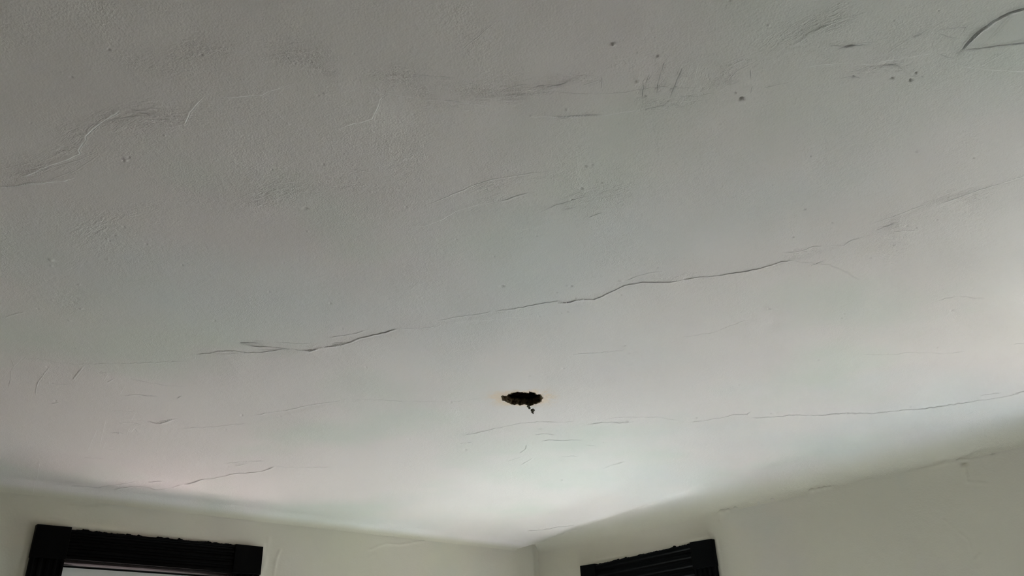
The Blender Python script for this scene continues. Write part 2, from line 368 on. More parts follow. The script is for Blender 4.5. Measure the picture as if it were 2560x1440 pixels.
 (2.2,-.18, [(2466,108),(2500,66),(2527,37)]),(2.2,-.18,[(2449,168),(2490,145),(2533,118)]),(2,.15,[(2480,100),(2540,40)]),
 (1.6, .38, [(2002,170),(2046,166),(2086,161),(2130,160),(2177,163),(2211,155),(2254,148),(2305,139),(2345,136)]),
 (1.7,-.35, [(2221,134),(2244,118),(2271,101),(2291,91),(2315,79),(2335,72)]),(2.2,-.5,[(2285,93),(2300,86)]),
 (1.5,-.38, [(2349,78),(2392,72),(2416,70),(2406,87)]),(1.4,-.3,[(2349,87),(2382,97),(2402,99)]),
 (1.9,-.42, [(2073,116),(2103,118),(2137,113),(2170,108),(2197,107)]),(1.5,-.35,[(2090,129),(2110,121),(2177,116)]),
 (2.0,-.42, [(1826,200),(1831,191),(1848,175),(1878,161)]),(1.6,-.4,[(1876,178),(1876,198)]),(1.5,-.3,[(1880,222),(1878,232)]),
 (1.5,-.3, [(1700,240),(1744,242),(1787,232)]),(1.6,-.35,[(2107,198),(2133,193),(2153,197)]),(1.5,-.3,[(2130,181),(2184,171)]),
 (1.7,-.4, [(2214,165),(2240,162),(2264,158)]),(1.4,-.3,[(1915,220),(1970,208)]),
]
# scraped plaster: bands of streaks (half width px, relief px, wavelength across px, along px, points)
BANDS = [
 (34,.55,6,60, [(0,440),(100,425),(200,385),(270,325),(350,285),(440,290),(540,290),(620,300)]),
 (28,.42,6,50, [(140,370),(190,330),(260,290),(340,265),(430,250)]),
 (34,.55,6,22, [(270,130),(330,150),(430,150),(520,125),(620,120)]),
 (42,.75,6,26, [(590,115),(700,130),(800,150),(900,170)]),
 (40,.75,6,34, [(880,170),(1000,195),(1150,220),(1300,228),(1420,215)]),
 (22,.60,5,30, [(1020,245),(1140,262),(1260,270),(1340,262)]),
 (24,.60,5,30, [(1230,190),(1330,192),(1430,196),(1520,192)]),
 (30,.65,8,14, [(1500,165),(1560,165),(1620,160)]),
 (45,.75,10,60, [(1610,260),(1650,180),(1670,140)]),(40,.7,10,60,[(1715,260),(1745,200),(1760,150)]),
 (34,.70,8,16, [(1750,215),(1810,200),(1870,170),(1950,140)]),
 (36,.65,8,80, [(1890,150),(1950,100),(2040,50),(2170,-15)]),(20,.55,7,70,[(1930,130),(2020,85),(2100,55),(2220,10)]),
 (26,.55,8,26, [(1920,140),(2020,130),(2120,120),(2200,115)]),(20,.60,7,20,[(2100,190),(2160,178),(2230,168),(2290,170)]),
 (14,.50,7,16, [(2215,200),(2270,198),(2310,190)]),(20,.3,7,40,[(1900,225),(1980,205)]),
 (26,.55,7,24, [(1560,270),(1640,262),(1740,245),(1830,240)]),
 (24,.52,6,40, [(570,520),(640,490),(700,455),(760,435),(850,450),(940,430)]),(26,.45,6,30,[(620,525),(720,480),(800,460),(900,470),(1000,500)]),
 (24,.60,6,55, [(1010,525),(1100,495),(1220,465),(1340,445),(1460,420)]),(16,.55,6,45,[(1030,560),(1110,535),(1200,505),(1300,485)]),
 (20,.45,6,50, [(1340,530),(1430,505),(1520,480),(1600,465)]),(12,.4,6,40,[(1400,545),(1480,530),(1600,490)]),
 (26,.38,6,40, [(130,660),(180,610),(230,575),(300,535),(400,518),(520,520)]),(24,.35,6,30,[(150,700),(190,660),(240,600)]),
 (18,.3,7,16, [(110,770),(160,740),(200,790)]),
 (18,.42,6,30, [(1040,815),(1150,798),(1280,780),(1400,760)]),(20,.38,7,30,[(1390,770),(1470,755),(1560,735)]),
 (14,.4,6,22, [(1540,712),(1620,695),(1700,690),(1820,680)]),(20,.38,6,30,[(1930,655),(2000,635),(2070,618)]),
 (26,.50,6,50, [(2170,570),(2260,545),(2350,515),(2450,480),(2580,440)]),(12,.4,5,30,[(2200,575),(2260,575)]),
 (10,.3,4,40, [(1420,888),(1500,883),(1580,873)]),
 (14,.35,4,24, [(1160,1090),(1290,1068),(1420,1062),(1600,1052),(1720,1050)]),(26,.28,6,26,[(1160,1105),(1300,1115),(1400,1105),(1480,1110)]),
 (8,.3,4,30, [(1760,1050),(1900,1040),(2050,1036),(2300,1020),(2560,980)]),
 (14,.4,5,36, [(500,880),(620,868),(740,866),(850,855)]),(10,.3,4,30,[(300,1046),(420,1042),(520,1050)]),
 (14,.3,5,30, [(260,1000),(320,1020),(420,1010)]),
]
# broad facets where one side of a crack hangs lower: (height mm, fade mm, points); lower side is below the line in the photo
STEPS = [
 (-0.5, 110, [(0,450),(100,425),(200,385),(314,270),(457,312),(514,240),(640,240),(735,208),(904,225),(1065,247),(1253,269),(1401,291),(1556,280),(1650,267),(1790,232),(2002,170),(2130,160),(2345,136),(2480,118)]),
 (5.0, 200, [(489,885),(615,881),(756,875),(877,855),(998,821),(1112,808),(1236,783),(1354,762),(1441,752),(1532,729),(1606,707),(1710,700),(1851,682),(1986,653),(2164,592),(2338,505),(2560,442)]),
 (1.2, 60, [(1025,567),(1109,547),(1186,514),(1270,500),(1320,483)]),
 (6.0, 260, [(1159,1086),(1270,1064),(1354,1054),(1468,1060),(1589,1055),(1730,1057),(1834,1037),(1992,1037),(2187,1034),(2355,1015),(2560,980)]),
 (6.0, 260, [(380,1045),(500,1058),(620,1052),(720,1028),(860,1000),(1000,1002)]),
 (0.8, 240, [(185,1180),(316,1186),(437,1191),(504,1176),(598,1163),(689,1150),(800,1154)]),
 (1.8, 120, [(2389,150),(2402,129),(2446,81),(2523,33),(2620,16)]),
]
# pocks and blobs: (x, y, radius px, slope); positive hangs down
PITS = [(315,398,5,.7),(322,392,3,-.6),(308,402,3,-.7),(720,308,3,.6),(808,411,3.5,-.6),(178,192,3.5,-.6),(272,123,3.5,-.6),(503,137,3.5,-.6),(512,138,3,.5),
 (412,338,3,.5),(795,237,3,-.5),(812,232,4,.6),(668,300,2.5,-.5),(376,286,5,.6),(390,291,4,.5),(1532,109,6,.8),(1540,52,3,.6),(1643,139,3.5,-.7),(1635,92,2,-.6),
 (1611,97,1.8,-.6),(1590,130,1.8,-.6),(1594,204,5,.7),(1612,240,4,-.6),(1417,273,4,.7),(1327,288,3.5,.5),(1034,284,2.5,-.5),(998,302,3,.5),(1078,257,3,.5),
 (1015,516,3,-.6),(1140,598,2,-.7),(1235,642,2.2,-.7),(1341,591,2,-.6),(1255,717,4.5,-.5),(1428,716,3,-.6),(1420,715,3,.5),(1391,732,2.5,-.5),
 (1438,747,2.5,-.6),(1418,780,2.5,-.6),(1402,783,2.2,-.5),(1348,791,2,-.5),(1552,738,2.5,-.6),(1553,703,5,.35),(1643,671,2.2,-.6),(1322,940,2.2,-.7),(1408,921,2.2,-.6),
 (1562,864,2.4,-.6),(1572,884,2,-.6),(915,917,2,-.6),(855,820,2,-.6),(365,611,2.4,-.7),(455,663,2.2,-.7),(309,568,2.6,-.8),(286,589,2.4,-.7),(268,598,3,.6),
 (272,602,2.4,-.6),(128,650,5,.7),(129,665,3,.5),(270,649,3,.5),(198,712,3,.5),(203,772,3,.5),(175,801,3,.5),(94,772,2.2,-.5),(131,750,3,.5),(672,730,2,-.7),
 (825,759,2.4,-.7),(845,735,1.8,-.5),(536,802,2,-.7),(708,657,1.8,-.6),(763,521,5,-.5),(770,578,3,.5),(680,424,2.4,-.5),(928,478,2.4,.5),(890,443,2,-.5),(1267,425,2.4,-.5),
 (1463,417,4,-.5),(1480,413,3,-.5),(1503,459,2.5,-.5),(1454,473,4,-.6),(1430,502,3,-.5),(2012,525,2.6,-.7),(2080,558,2.4,-.7),(1983,595,2.2,-.8),(2234,613,2,-.8),
 (2177,645,2,-.7),(2291,570,2.2,-.8),(2267,565,2,-.6),(2342,550,2,-.7),(2220,574,2.2,.4),(2026,391,2.2,-.8),(2434,397,2,-.8),(1930,464,2,-.8),(1804,311,3.5,.5),(1989,261,2.4,.6),
 (1922,64,4,.6),(2347,29,3,-.5),(1824,2,4,-.5),(2295,381,5,.4),(2235,53,3,-.4),(1786,73,1.6,-.6),(1951,88,3,-.4),(2291,184,3.5,-.6),(2278,202,5,-.6),(2305,193,3,-.5),(2231,197,4,-.5),
 (2133,193,4,-.6),(1853,247,5,-.7),(1861,250,4,.6),(1838,233,3,-.6),(2022,690,2.4,-.5),(1923,774,3,-.5),(2110,785,2,-.6),(2103,796,2,-.5),(2380,775,3,-.4),(2045,901,2.5,-.4),
 (2217,883,1.6,-.6),(2343,868,1.8,-.5),(1846,962,1.6,-.6),(1716,858,1.6,-.5),(1126,1006,2.4,-.8),(1163,1119,2.6,-.6),(1351,1071,2,-.6),(1390,1076,1.8,-.5),
 (1401,1195,2.4,-.7),(1023,1092,2,-.5),(605,1032,2.2,-.8),(296,1065,2.2,-.7),(141,990,2,-.6),(700,1035,2,-.5),(728,1029,2.4,.4),(1512,1107,2,-.5),(565,1063,1.6,-.5),
 (1947,1032,2,-.7),(1930,1034,2,-.6),(2118,1034,2.4,-.6),(2275,1018,2,-.5),(1740,1046,2.4,-.5),(1566,1055,2.6,-.6),(479,1157,2,-.5),(572,1147,2,-.4),(120,910,2,-.4),(259,925,2.5,.3),
 (173,38,2,-.5),(2,184,2,.5),(155,181,2.5,.5),(785,90,2.2,-.5),(690,82,2.2,-.5),(920,79,1.8,-.5),(884,131,2.5,-.4),(1451,28,1.8,-.6),(640,308,2,-.4),(76,306,2,-.4)]

# hole outline traced on the ceiling
HOLE_PX = [(680,650),(740,620),(820,625),(890,585),(960,550),(1020,540),(1080,520),(1140,545),(1200,540),(1270,545),(1330,530),(1360,555),(1400,560),(1420,520),(1470,510),(1510,530),(1560,555),(1630,585),(1700,600),
           (1740,640),(1770,690),(1740,740),(1720,800),(1640,820),(1560,840),(1520,870),(1450,875),(1360,880),(1280,862),(1180,872),(1070,855),(960,850),(900,820),(830,790),(780,750),(720,735),(700,690)]
HOLE = np.array([on_ceiling(1190+x/10.667, 930+y/10.667) for x, y in HOLE_PX])
HC = HOLE.mean(0); HOLE = HC+(HOLE-HC)*0.975
def in_poly(px, py, poly):
    ins = np.zeros(px.shape, bool); n = len(poly); j = n-1
    for i in range(n):
        xi, yi = poly[i]; xj, yj = poly[j]
        c = ((yi > py) != (yj > py)) & (px < (xj-xi)*(py-yi)/(yj-yi+1e-12)+xi)
        ins ^= c; j = i
    return ins

def poly_dist(X, Y, P):
    """distance, signed distance and arc length to a polyline"""
    best = np.full(X.shape, 1e9); sd = np.zeros(X.shape); arc = np.zeros(X.shape); acc = 0.0
    for a, b in zip(P[:-1], P[1:]):
        d = b-a; l = math.hypot(*d); 
        if l < 1e-9: continue
        d = d/l
        rx = X-a[0]; ry = Y-a[1]
        t = np.clip(rx*d[0]+ry*d[1], 0, l)
        ex = rx-t*d[0]; ey = ry-t*d[1]
        dist = np.hypot(ex, ey)
        s = np.sign(d[0]*ry-d[1]*rx)*dist
        k = dist < best
        best = np.where(k, dist, best); sd = np.where(k, s, sd); arc = np.where(k, acc+t, arc)
        acc += l
    return best, sd, arc, acc
def jitter(pts, amp):
    out = []
    for (a, b) in zip(pts[:-1], pts[1:]):
        n = max(1, int(math.hypot(b[0]-a[0], b[1]-a[1])/9))
        for i in range(n):
            t = i/n; k = amp if i else amp*0.3
            out.append((a[0]+(b[0]-a[0])*t+random.uniform(-k, k), a[1]+(b[1]-a[1])*t+random.uniform(-k, k)))
    out.append(pts[-1]); return out

CRACK_DEPTH, RIDGE_HEIGHT, STEP_GAIN, SHADE_GAIN = 2.2, 1.2, 0.35, 0.85
ATTR = {}
def relief(X, Y):
    """how far the plaster hangs below the flat ceiling, metres"""
    H = np.zeros(X.shape)
    for nm in ('scrape', 'along', 'across', 'stain', 'gap_depth', 'gap_shade', 'gap_lit'): ATTR[nm] = np.zeros(X.shape)
    ATTR['gap_side'] = np.full(X.shape, 20.0)
    # gentle unevenness of the old plaster
    H += 0.0050*fbm(X*1.3+3, Y*1.3, 3, 2) + 0.0016*fbm(X*5, Y*5, 9, 2)
    H += 0.00035*fbm(X*32, Y*32, 21, 2)
    def window(P, mg):
        lo = P.min(0)-mg; hi = P.max(0)+mg
        return np.nonzero((X > lo[0]) & (X < hi[0]) & (Y > lo[1]) & (Y < hi[1]))[0]
    for k, (amp, fade, pts) in enumerate(STEPS):
        P = np.array([on_ceiling(*p) for p in jitter(pts, 1.2)])
        amp *= 1e-3; fade *= 1e-3
        I = window(P, fade*3)
        if not len(I): continue
        x, y = X[I], Y[I]
        d, sd, arc, tot = poly_dist(x, y, P)
        # in ceiling coordinates the side further from the camera is on the left of a line drawn to the right
        e = 0.012
        prof = smooth(-e, e, sd)*np.exp(-np.clip(sd, 0, None)/fade)
        ends = smooth(0, 0.18, arc)*smooth(0, 0.18, tot-arc)
        H[I] += STEP_GAIN*amp*prof*ends*(0.75+0.9*noise(arc*6, arc*0, 40+k))
    for k, (w, sl, pts) in enumerate(CR):
        mid = pts[len(pts)//2]; dx, dy = pts[-1][0]-pts[0][0], pts[-1][1]-pts[0][1]; l = math.hypot(dx, dy)+1e-6
        sc = px_scale(mid[0], mid[1], -dy/l, dx/l)
        P = np.array([on_ceiling(*p) for p in jitter(pts, 0.9)])
        ww = w*sc*(1.0-0.28*min(1, max(0, (mid[1]-650)/350)))
        I = window(P, ww*(18 if sl < 0 else 22))
        if not len(I): continue
        x, y = X[I], Y[I]
        d, sd, arc, tot = poly_dist(x, y, P)
        taper = smooth(0, min(0.04, tot*0.25), arc+0.004)*smooth(0, min(0.05, tot*0.3), tot-arc+0.004)
        vary = 0.85+0.9*noise(arc/(ww*9), arc*0, 70+k)
        wl = ww*(0.85+0.5*noise(arc/(ww*12), arc*0+5, 170+k))
        j = max(0, len(pts)//2-1)
        c = 0.5*(np.array(pts[j])+np.array(pts[j+1])); nn = np.array([-dy, dx], float)+1e-6
        if nn[1]+0.4*nn[0] < 0: nn = -nn
        q = on_ceiling(*(c+nn/np.linalg.norm(nn)*2))
        far = np.sign(poly_dist(q[:1], q[1:], P)[1][0])      # which side looks towards the windows
        fs = sd*far
        if sl < 0:   # open crack, one lip stands a little proud
            amp = sl*ww*CRACK_DEPTH*(1.0-min(1, max(0, (mid[1]-350)/300)))
            e = fs/(0.95*wl)
            k2 = (abs(e) < abs(ATTR['gap_side'][I])) & (abs(e) < 16)
            ATTR['gap_side'][I] = np.where(k2, e, ATTR['gap_side'][I])
            tv = np.clip(taper*vary, 0, 1.6)*(1-smooth(2.6, 5.5, abs(e)))
            ATTR['gap_depth'][I] = np.where(k2, -sl*ww*2.6*tv, ATTR['gap_depth'][I])
            ATTR['gap_lit'][I] = np.where(k2, 0.0, ATTR['gap_lit'][I])
            ATTR['gap_shade'][I] = np.where(k2, np.clip(-sl*SHADE_GAIN*tv, 0, 0.6), ATTR['gap_shade'][I])  # strength of the painted crack shade
            g = np.exp(-(d/(0.85*wl))**2)-0.22*np.exp(-((fs+2.0*wl)/(1.4*wl))**2)
        else:        # ledge: gentle behind, steep towards the windows
            amp = sl*ww*RIDGE_HEIGHT
            e = fs/(0.75*wl)
            k2 = (abs(e) < abs(ATTR['gap_side'][I])) & (abs(e) < 16)
            ATTR['gap_side'][I] = np.where(k2, e, ATTR['gap_side'][I])
            tv = np.clip(taper*vary, 0, 1.6)*(1-smooth(2.6, 5.5, abs(e)))
            ATTR['gap_depth'][I] = np.where(k2, -sl*ww*1.1*tv, ATTR['gap_depth'][I])
            ATTR['gap_shade'][I] = np.where(k2, 0.0, ATTR['gap_shade'][I])
            ATTR['gap_lit'][I] = np.where(k2, np.clip(1.5*(sl-0.12)*tv, 0, 0.9), ATTR['gap_lit'][I])  # strength of the painted bright edge
            g = np.where(fs > 0, np.exp(-(d/(1.15*wl))**2), np.exp(-(d/(9.0*wl))**1.3))
        H[I] += amp*g*taper*vary
    for k, (hw, am, wc, wa, pts) in enumerate(BANDS):
        mid = pts[len(pts)//2]; dx, dy = pts[-1][0]-pts[0][0], pts[-1][1]-pts[0][1]; l = math.hypot(dx, dy)+1e-6
        am = am*(1.0-0.72*min(1, max(0, (mid[1]-480)/450)))
        sp = px_scale(mid[0], mid[1], -dy/l, dx/l); sa = px_scale(mid[0], mid[1], dx/l, dy/l)
        P = np.array([on_ceiling(*p) for p in jitter(pts, 2.0)])
        I = window(P, hw*sp*1.5)
        if not len(I): continue
        x, y = X[I], Y[I]
        d, sd, arc, tot = poly_dist(x, y, P)
        edge = hw*sp*(0.8+0.8*noise(arc/(sa*45), np.sign(sd)*3.0, 300+k))
        win = np.exp(-(d/np.maximum(edge, 1e-4))**4)*smooth(-0.0, 0.06, arc)*smooth(0, 0.06, tot-arc)
        patch = np.clip(0.5+1.5*noise(arc/(sa*60), sd/(sp*22), 400+k), 0, 1.2)
        dirn = 0.6*(noise(arc/(sa*70), sd*0, 450+k))*sp*12
        v = sd+dirn
        n = noise(arc/(sa*wa), v/(sp*wc), 500+k)+0.6*noise(arc/(sa*wa*0.45), v/(sp*wc*0.55), 520+k)
        n2 = noise(x/(sa*7), y/(sa*7), 540+k)+0.5*noise(x/(sa*3.6), y/(sa*3.6), 545+k)
        pk = np.clip(-noise(x/(sa*5.5), y/(sa*5.5), 560+k)-0.27, 0, 1)*2.2
        H[I] += 1.7*win*patch*am*sp*(0.95*n+0.4*n2-0.6*pk)
        mk = win*patch*am*sp*1e3
        old = ATTR['scrape'][I]; k2 = mk > old
        ATTR['scrape'][I] = np.where(k2, mk, old)
        ATTR['along'][I] = np.where(k2, arc/(sa*wa), ATTR['along'][I])
        ATTR['across'][I] = np.where(k2, v/(sp*wc)+k*7.3, ATTR['across'][I])
    for k, (px, py, r, sl) in enumerate(PITS):
        c = on_ceiling(px, py); sx = px_scale(px, py, 1, 0); sy = px_scale(px, py, 0, 1)
        rw = r*math.sqrt(sx*min(sy, 3*sx))
        P = np.array([c]); I = window(P, rw*3)
        if not len(I): continue
        x, y = X[I]-c[0], Y[I]-c[1]
        an = rng.uniform(0, 3.14); ca, sa_ = math.cos(an), math.sin(an); e = rng.uniform(0.75, 1.3)
        d2 = ((x*ca+y*sa_)*e)**2+((-x*sa_+y*ca)/e)**2
        H[I] += sl*(1.9 if sl < 0 else 1.1)*rw*np.exp(-d2/(0.5*rw*rw))
    # rim of the hole: the plaster curls down a little and is chipped
    lo, hi = HOLE.min(0)-0.1, HOLE.max(0)+0.1
    I = np.nonzero((X > lo[0]) & (X < hi[0]) & (Y > lo[1]) & (Y < hi[1]))[0]
    if len(I):
        d, sd, arc, tot = poly_dist(X[I], Y[I], np.vstack([HOLE, HOLE[:1]]))
        ang = np.arctan2(Y[I]-HC[1], X[I]-HC[0])
        vw = (X[I]-HC[0])*AR[0]+(Y[I]-HC[1])*AR[1]
        reach = 0.013+0.016*np.clip(abs(vw)/0.08, 0, 1.3)**2
        ATTR['stain'][I] = np.clip(1.7*np.exp(-(d/reach)**1.6)*(1.0+1.3*noise(X[I]*55, Y[I]*55, 90)+0.9*noise(X[I]*160, Y[I]*160, 91)), 0, 1)
        H[I] += 0.004*np.exp(-(d/0.02)**2)*(0.5+1.5*noise(X[I]*70, Y[I]*70, 61))+0.0016*np.exp(-(d/0.035)**2)*noise(X[I]*180, Y[I]*180, 63)
    return H

def build_ceiling():
    FX, FY = math.sin(YAW), math.cos(YAW); RX, RY = math.cos(YAW), -math.sin(YAW)
    NC, NR = 1500, 930
    q0 = np.linspace(-1, 1, NC)
    X1 = X0-R_RIGHT+R_RIGHT*math.pi/2; Y1 = Y0-R_FAR+R_FAR*math.pi/2
    s1 = q0*0.97*0.72
    sc = (X1*RX+Y1*RY)/(X1*FX+Y1*FY)
    s1[np.argmin(abs(s1-sc))] = sc
    s0 = q0*0.97
    d0 = 0.86; DM = 5.0
    # rows get closer together towards the viewer so that near plaster carries finer relief
    t = np.linspace(0, 1, NR)[:, None]
    v0 = math.tan(math.atan2(1.13, d0)-PITCH); v1 = math.tan(math.atan2(1.13, DM)-PITCH)
    dd = 1.13/np.tan(np.arctan(v0+(v1-v0)*t)+PITCH)
    tt = (dd-d0)/(DM-d0)
    s = s0+(s1-s0)*np.minimum(1, tt*1.6)
    ux = FX+s*RX; uy = FY+s*RY
    ue = FX+s1*RX, FY+s1*RY
    dmax = np.minimum(X1/np.maximum(ue[0], 1e-6), Y1/np.maximum(ue[1], 1e-6))
    D = d0+(dmax[None, :]-d0)*tt
    X = (D*ux).ravel(); Y = (D*uy).ravel()
    X = np.minimum(X, X1); Y = np.minimum(Y, Y1)
    last = np.arange(NR*NC).reshape(NR, NC)[-1]
    onx = X1/np.maximum(ue[0], 1e-6) <= Y1/np.maximum(ue[1], 1e-6)
    X[last] = np.where(onx, X1, X[last]); Y[last] = np.where(onx, Y[last], Y1)
    h = relief(X, Y)
    tt = np.repeat(t, NC, 1).ravel()
    h *= smooth(0.0, 0.03, tt)
    # roll the unrolled sheet over the coves; the relief dies out where it meets the walls
    ax = np.clip((X-(X0-R_RIGHT))/R_RIGHT, 0, math.pi/2); ay = np.clip((Y-(Y0-R_FAR))/R_FAR, 0, math.pi/2)
    h *= 1-smooth(math.radians(45), math.radians(84), np.maximum(ax, ay))
    x = np.where(ax > 0, X0-R_RIGHT+R_RIGHT*np.sin(ax), X); y = np.where(ay > 0, Y0-R_FAR+R_FAR*np.sin(ay), Y)
    dx = RV_RIGHT*(1-np.cos(ax)); dy = R_FAR*(1-np.cos(ay))
    dy = dy+SAG_FAR*np.clip((y-(Y0-1.8))/1.8, 0, 1)**1.3
    drop = np.maximum(dx, dy)+0.25*np.minimum(dx, dy)*np.where(ax > 0, 1, 0)*0
    ATTR['wall_paint'] = np.maximum(smooth(math.radians(18), math.radians(72), ax), smooth(math.radians(40), math.radians(80), ay))  # blend to the wall colour, also carries the cove's painted shade gradient
    # relief acts along the normal
    nx = np.where(dx >= dy, np.sin(ax), 0); ny = np.where(dy > dx, np.sin(ay), 0); nz = np.sqrt(np.clip(1-nx*nx-ny*ny, 0, 1))
    co = np.stack([x-h*nx, y-h*ny, ZC-drop-h*nz], -1)
    idx = np.arange(NR*NC).reshape(NR, NC)
    q = np.stack([idx[:-1, :-1], idx[:-1, 1:], idx[1:, 1:], idx[1:, :-1]], -1).reshape(-1, 4)
    cx = X[q].mean(1); cy = Y[q].mean(1)
    near = (abs(cx-HC[0]) < 0.3) & (abs(cy-HC[1]) < 0.3)
    inside = np.zeros(len(q), bool)
    k = np.nonzero(near)[0]
    wob = 0.0035
    HB = HC+(HOLE-HC)*1.05
    inside[k] = in_poly(cx[k]+wob*noise(cx[k]*150, cy[k]*150, 5)*2, cy[k]+wob*noise(cx[k]*150, cy[k]*150, 8)*2, HB)
    q = q[~inside]
    # the rest of the ceiling, beside and behind the camera
    n0 = len(co)
    left = idx[:, 0]; right = idx[:, -1]
    lp = co[left].copy(); lp[:, 0] = XB
    rp = co[right].copy(); rp[:, 1] = YB
    extra = np.vstack([lp, rp, [[XB, YB, ZC]]])
    li = n0+np.arange(NR); ri = n0+NR+np.arange(NR); ci = n0+2*NR
    ql = np.stack([li[:-1], left[:-1], left[1:], li[1:]], -1)
    qr = np.stack([right[:-1], ri[:-1], ri[1:], right[1:]], -1)
    # near part: fan from the back corner
    ring = [li[0]]+list(idx[0, :])+[ri[0]]
    tri = []
    me = from_arrays('ceiling', np.vstack([co, extra]), np.vstack([q, ql, qr]))
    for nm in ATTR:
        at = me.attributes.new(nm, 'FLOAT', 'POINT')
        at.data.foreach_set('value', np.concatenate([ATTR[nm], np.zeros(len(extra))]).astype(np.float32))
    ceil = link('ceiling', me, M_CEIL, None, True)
    struct(ceil, 'cracked and patched off-white plaster ceiling with curved edges')
    bm = bmesh.new()
    pts = np.vstack([co, extra])[ring]
    v = [bm.verts.new(tuple(p)) for p in pts]; c = bm.verts.new((XB, YB, ZC))
    for a, b in zip(v[:-1], v[1:]):
        bm.faces.new((a, b, c))
    obj_bm('ceiling_behind', bm, M_CEIL, ceil)
    return ceil
CEIL = build_ceiling()

# ------------------------------------------------------------------ walls
def axis_coords(lo, hi, fine_lo, fine_hi, step, coarse, keys):
    a = list(np.arange(lo, fine_lo, coarse))+list(np.arange(fine_lo, fine_hi, step))+list(np.arange(fine_hi, hi, coarse))+[hi]
    a = np.array(sorted(a))
    for k in keys:
        i = np.argmin(abs(a-k))
        if abs(a[i]-k) < step*0.6 and 0 < i < len(a)-1: a[i] = k
        else: a = np.sort(np.append(a, k))
    return a
def wall(name, A, Zs, opening, to3d, rel, label):
    ga, gz = np.meshgrid(A, Zs)
    h = rel(ga.ravel(), gz.ravel())
    co = to3d(ga.ravel(), gz.ravel(), h)
    n, k = ga.shape
    idx = np.arange(n*k).reshape(n, k)
    q = np.stack([idx[:-1, :-1], idx[:-1, 1:], idx[1:, 1:], idx[1:, :-1]], -1).reshape(-1, 4)
    ca = ga.ravel()[q].mean(1); cz = gz.ravel()[q].mean(1)
    keep = np.ones(len(q), bool)
    for (a0, a1, z0, z1) in opening:
        keep &= ~((ca > a0) & (ca < a1) & (cz > z0) & (cz < z1))
    me = from_arrays(name, co, q[keep])
    o = link(name, me, M_WALL, None, True)
    return struct(o, label)

# window frames measured on the walls (front faces stand TH in front of the plaster)
TH = 0.028
def quadpts(f, pts): return [f(px, py, TH) for px, py in pts]
W1 = dict(x0=on_far(93,1310,TH)[0], x1=on_far(658,1367,TH)[0], zt=on_far(93,1310,TH)[1], ztr=on_far(658,1367,TH)[1])
W2 = dict(y0=on_right(1450.5,1414.7,TH)[0], y1=on_right(1779,1347,TH)[0], zt=on_right(1450.5,1414.7,TH)[1], ztr=on_right(1779,1347,TH)[1])
BW = 0.155                                                    # corner block
O1 = (W1['x0']+BW-0.005, W1['x1']-BW+0.005, 0.75, on_far(71, 1392, TH)[1]+0.004)
O2 = (W2['y1']+BW-0.005, W2['y0']-BW+0.005, 0.75, on_right(1785, 1415, TH)[1]-0.070)
O4 = (-0.75, 0.15, 0.75, on_far(71, 1392, TH)[1]+0.004)
O3 = (0.05, 0.95, 0.75, W2['zt']-0.165)

def line_bump(a, z, pts, w, amp, seed, vary=0.8):
    P = np.array(pts); H = np.zeros(a.shape)
    lo = P.min(0)-w*5; hi = P.max(0)+w*5
    I = np.nonzero((a > lo[0]) & (a < hi[0]) & (z > lo[1]) & (z < hi[1]))[0]
    if len(I):
        d, sd, arc, tot = poly_dist(a[I], z[I], P)
        H[I] = amp*np.exp(-(d/w)**2)*(1+vary*2*noise(arc/(w*6), arc*0, seed))
    return H
RIDGE = [on_right(*p) for p in [(1330,1388),(1450,1352),(1560,1328),(1700,1293),(1805,1277),(1900,1254),(2030,1223),(2200,1190),(2410,1150),(2600,1108)]]
def rel_right(a, z):
    fd = smooth(2.66, 2.54, z)
    h = (0.004*fbm(a*1.7, z*1.7, 31, 3)+0.0008*fbm(a*14, z*14, 37, 2)+0.0005)*fd-0.0005
    d, sd, arc, tot = poly_dist(a, z, np.array(RIDGE))
    h += 0.0012*np.exp(-(d/0.007)**2)*(0.7+1.6*noise(arc*9, arc*0, 77))
    h += 0.0006*smooth(0.10, 0.0, d)*np.where(sd*1 > 0, 1, 0)
    for (px, py, r, am) in [(1805,1278,.016,.012),(1820,1274,.010,.008),(1838,1268,.009,.008),(2030,1225,.012,.011),(2047,1222,.009,.009),(2062,1219,.009,.010),(1895,1253,.010,.006),(1930,1246,.009,.006),
                            (2412,1158,.012,-.010),(2480,1131,.008,-.008),(2075,1218,.007,.006)]:
        c = on_right(px, py)
        h += 0.6*am*np.exp(-(((a-c[0])/r/1.3)**2+((z-c[1])/r)**2))
    for k, (w, am, pts) in enumerate([(.005,.003,[(2400,1146),(2412,1160),(2416,1190),(2418,1205)]),(.005,.002,[(2395,1150),(2440,1146)]),(.006,-.003,[(1800,1285),(1798,1300)]),
              (.006,.0022,[(1780,1330),(1790,1345),(1800,1395),(1806,1440)]),(.005,.0025,[(2450,1385),(2440,1400)]),(.004,.0015,[(2360,1300),(2420,1350),(2445,1430)]),
              (.005,.0018,[(2420,1205),(2470,1209)])]):
        h += line_bump(a, z, [on_right(*p) for p in pts], w, am, 600+k)
    # paint and plaster ridge round the window frame
    f = [(W2['y0']+0.012, 2.0), (W2['y0']+0.012, W2['zt']+0.012), (W2['y1']-0.012, W2['ztr']+0.012), (W2['y1']-0.012, 2.0)]
    h += line_bump(a, z, f, 0.010, 0.004, 650)
    return h
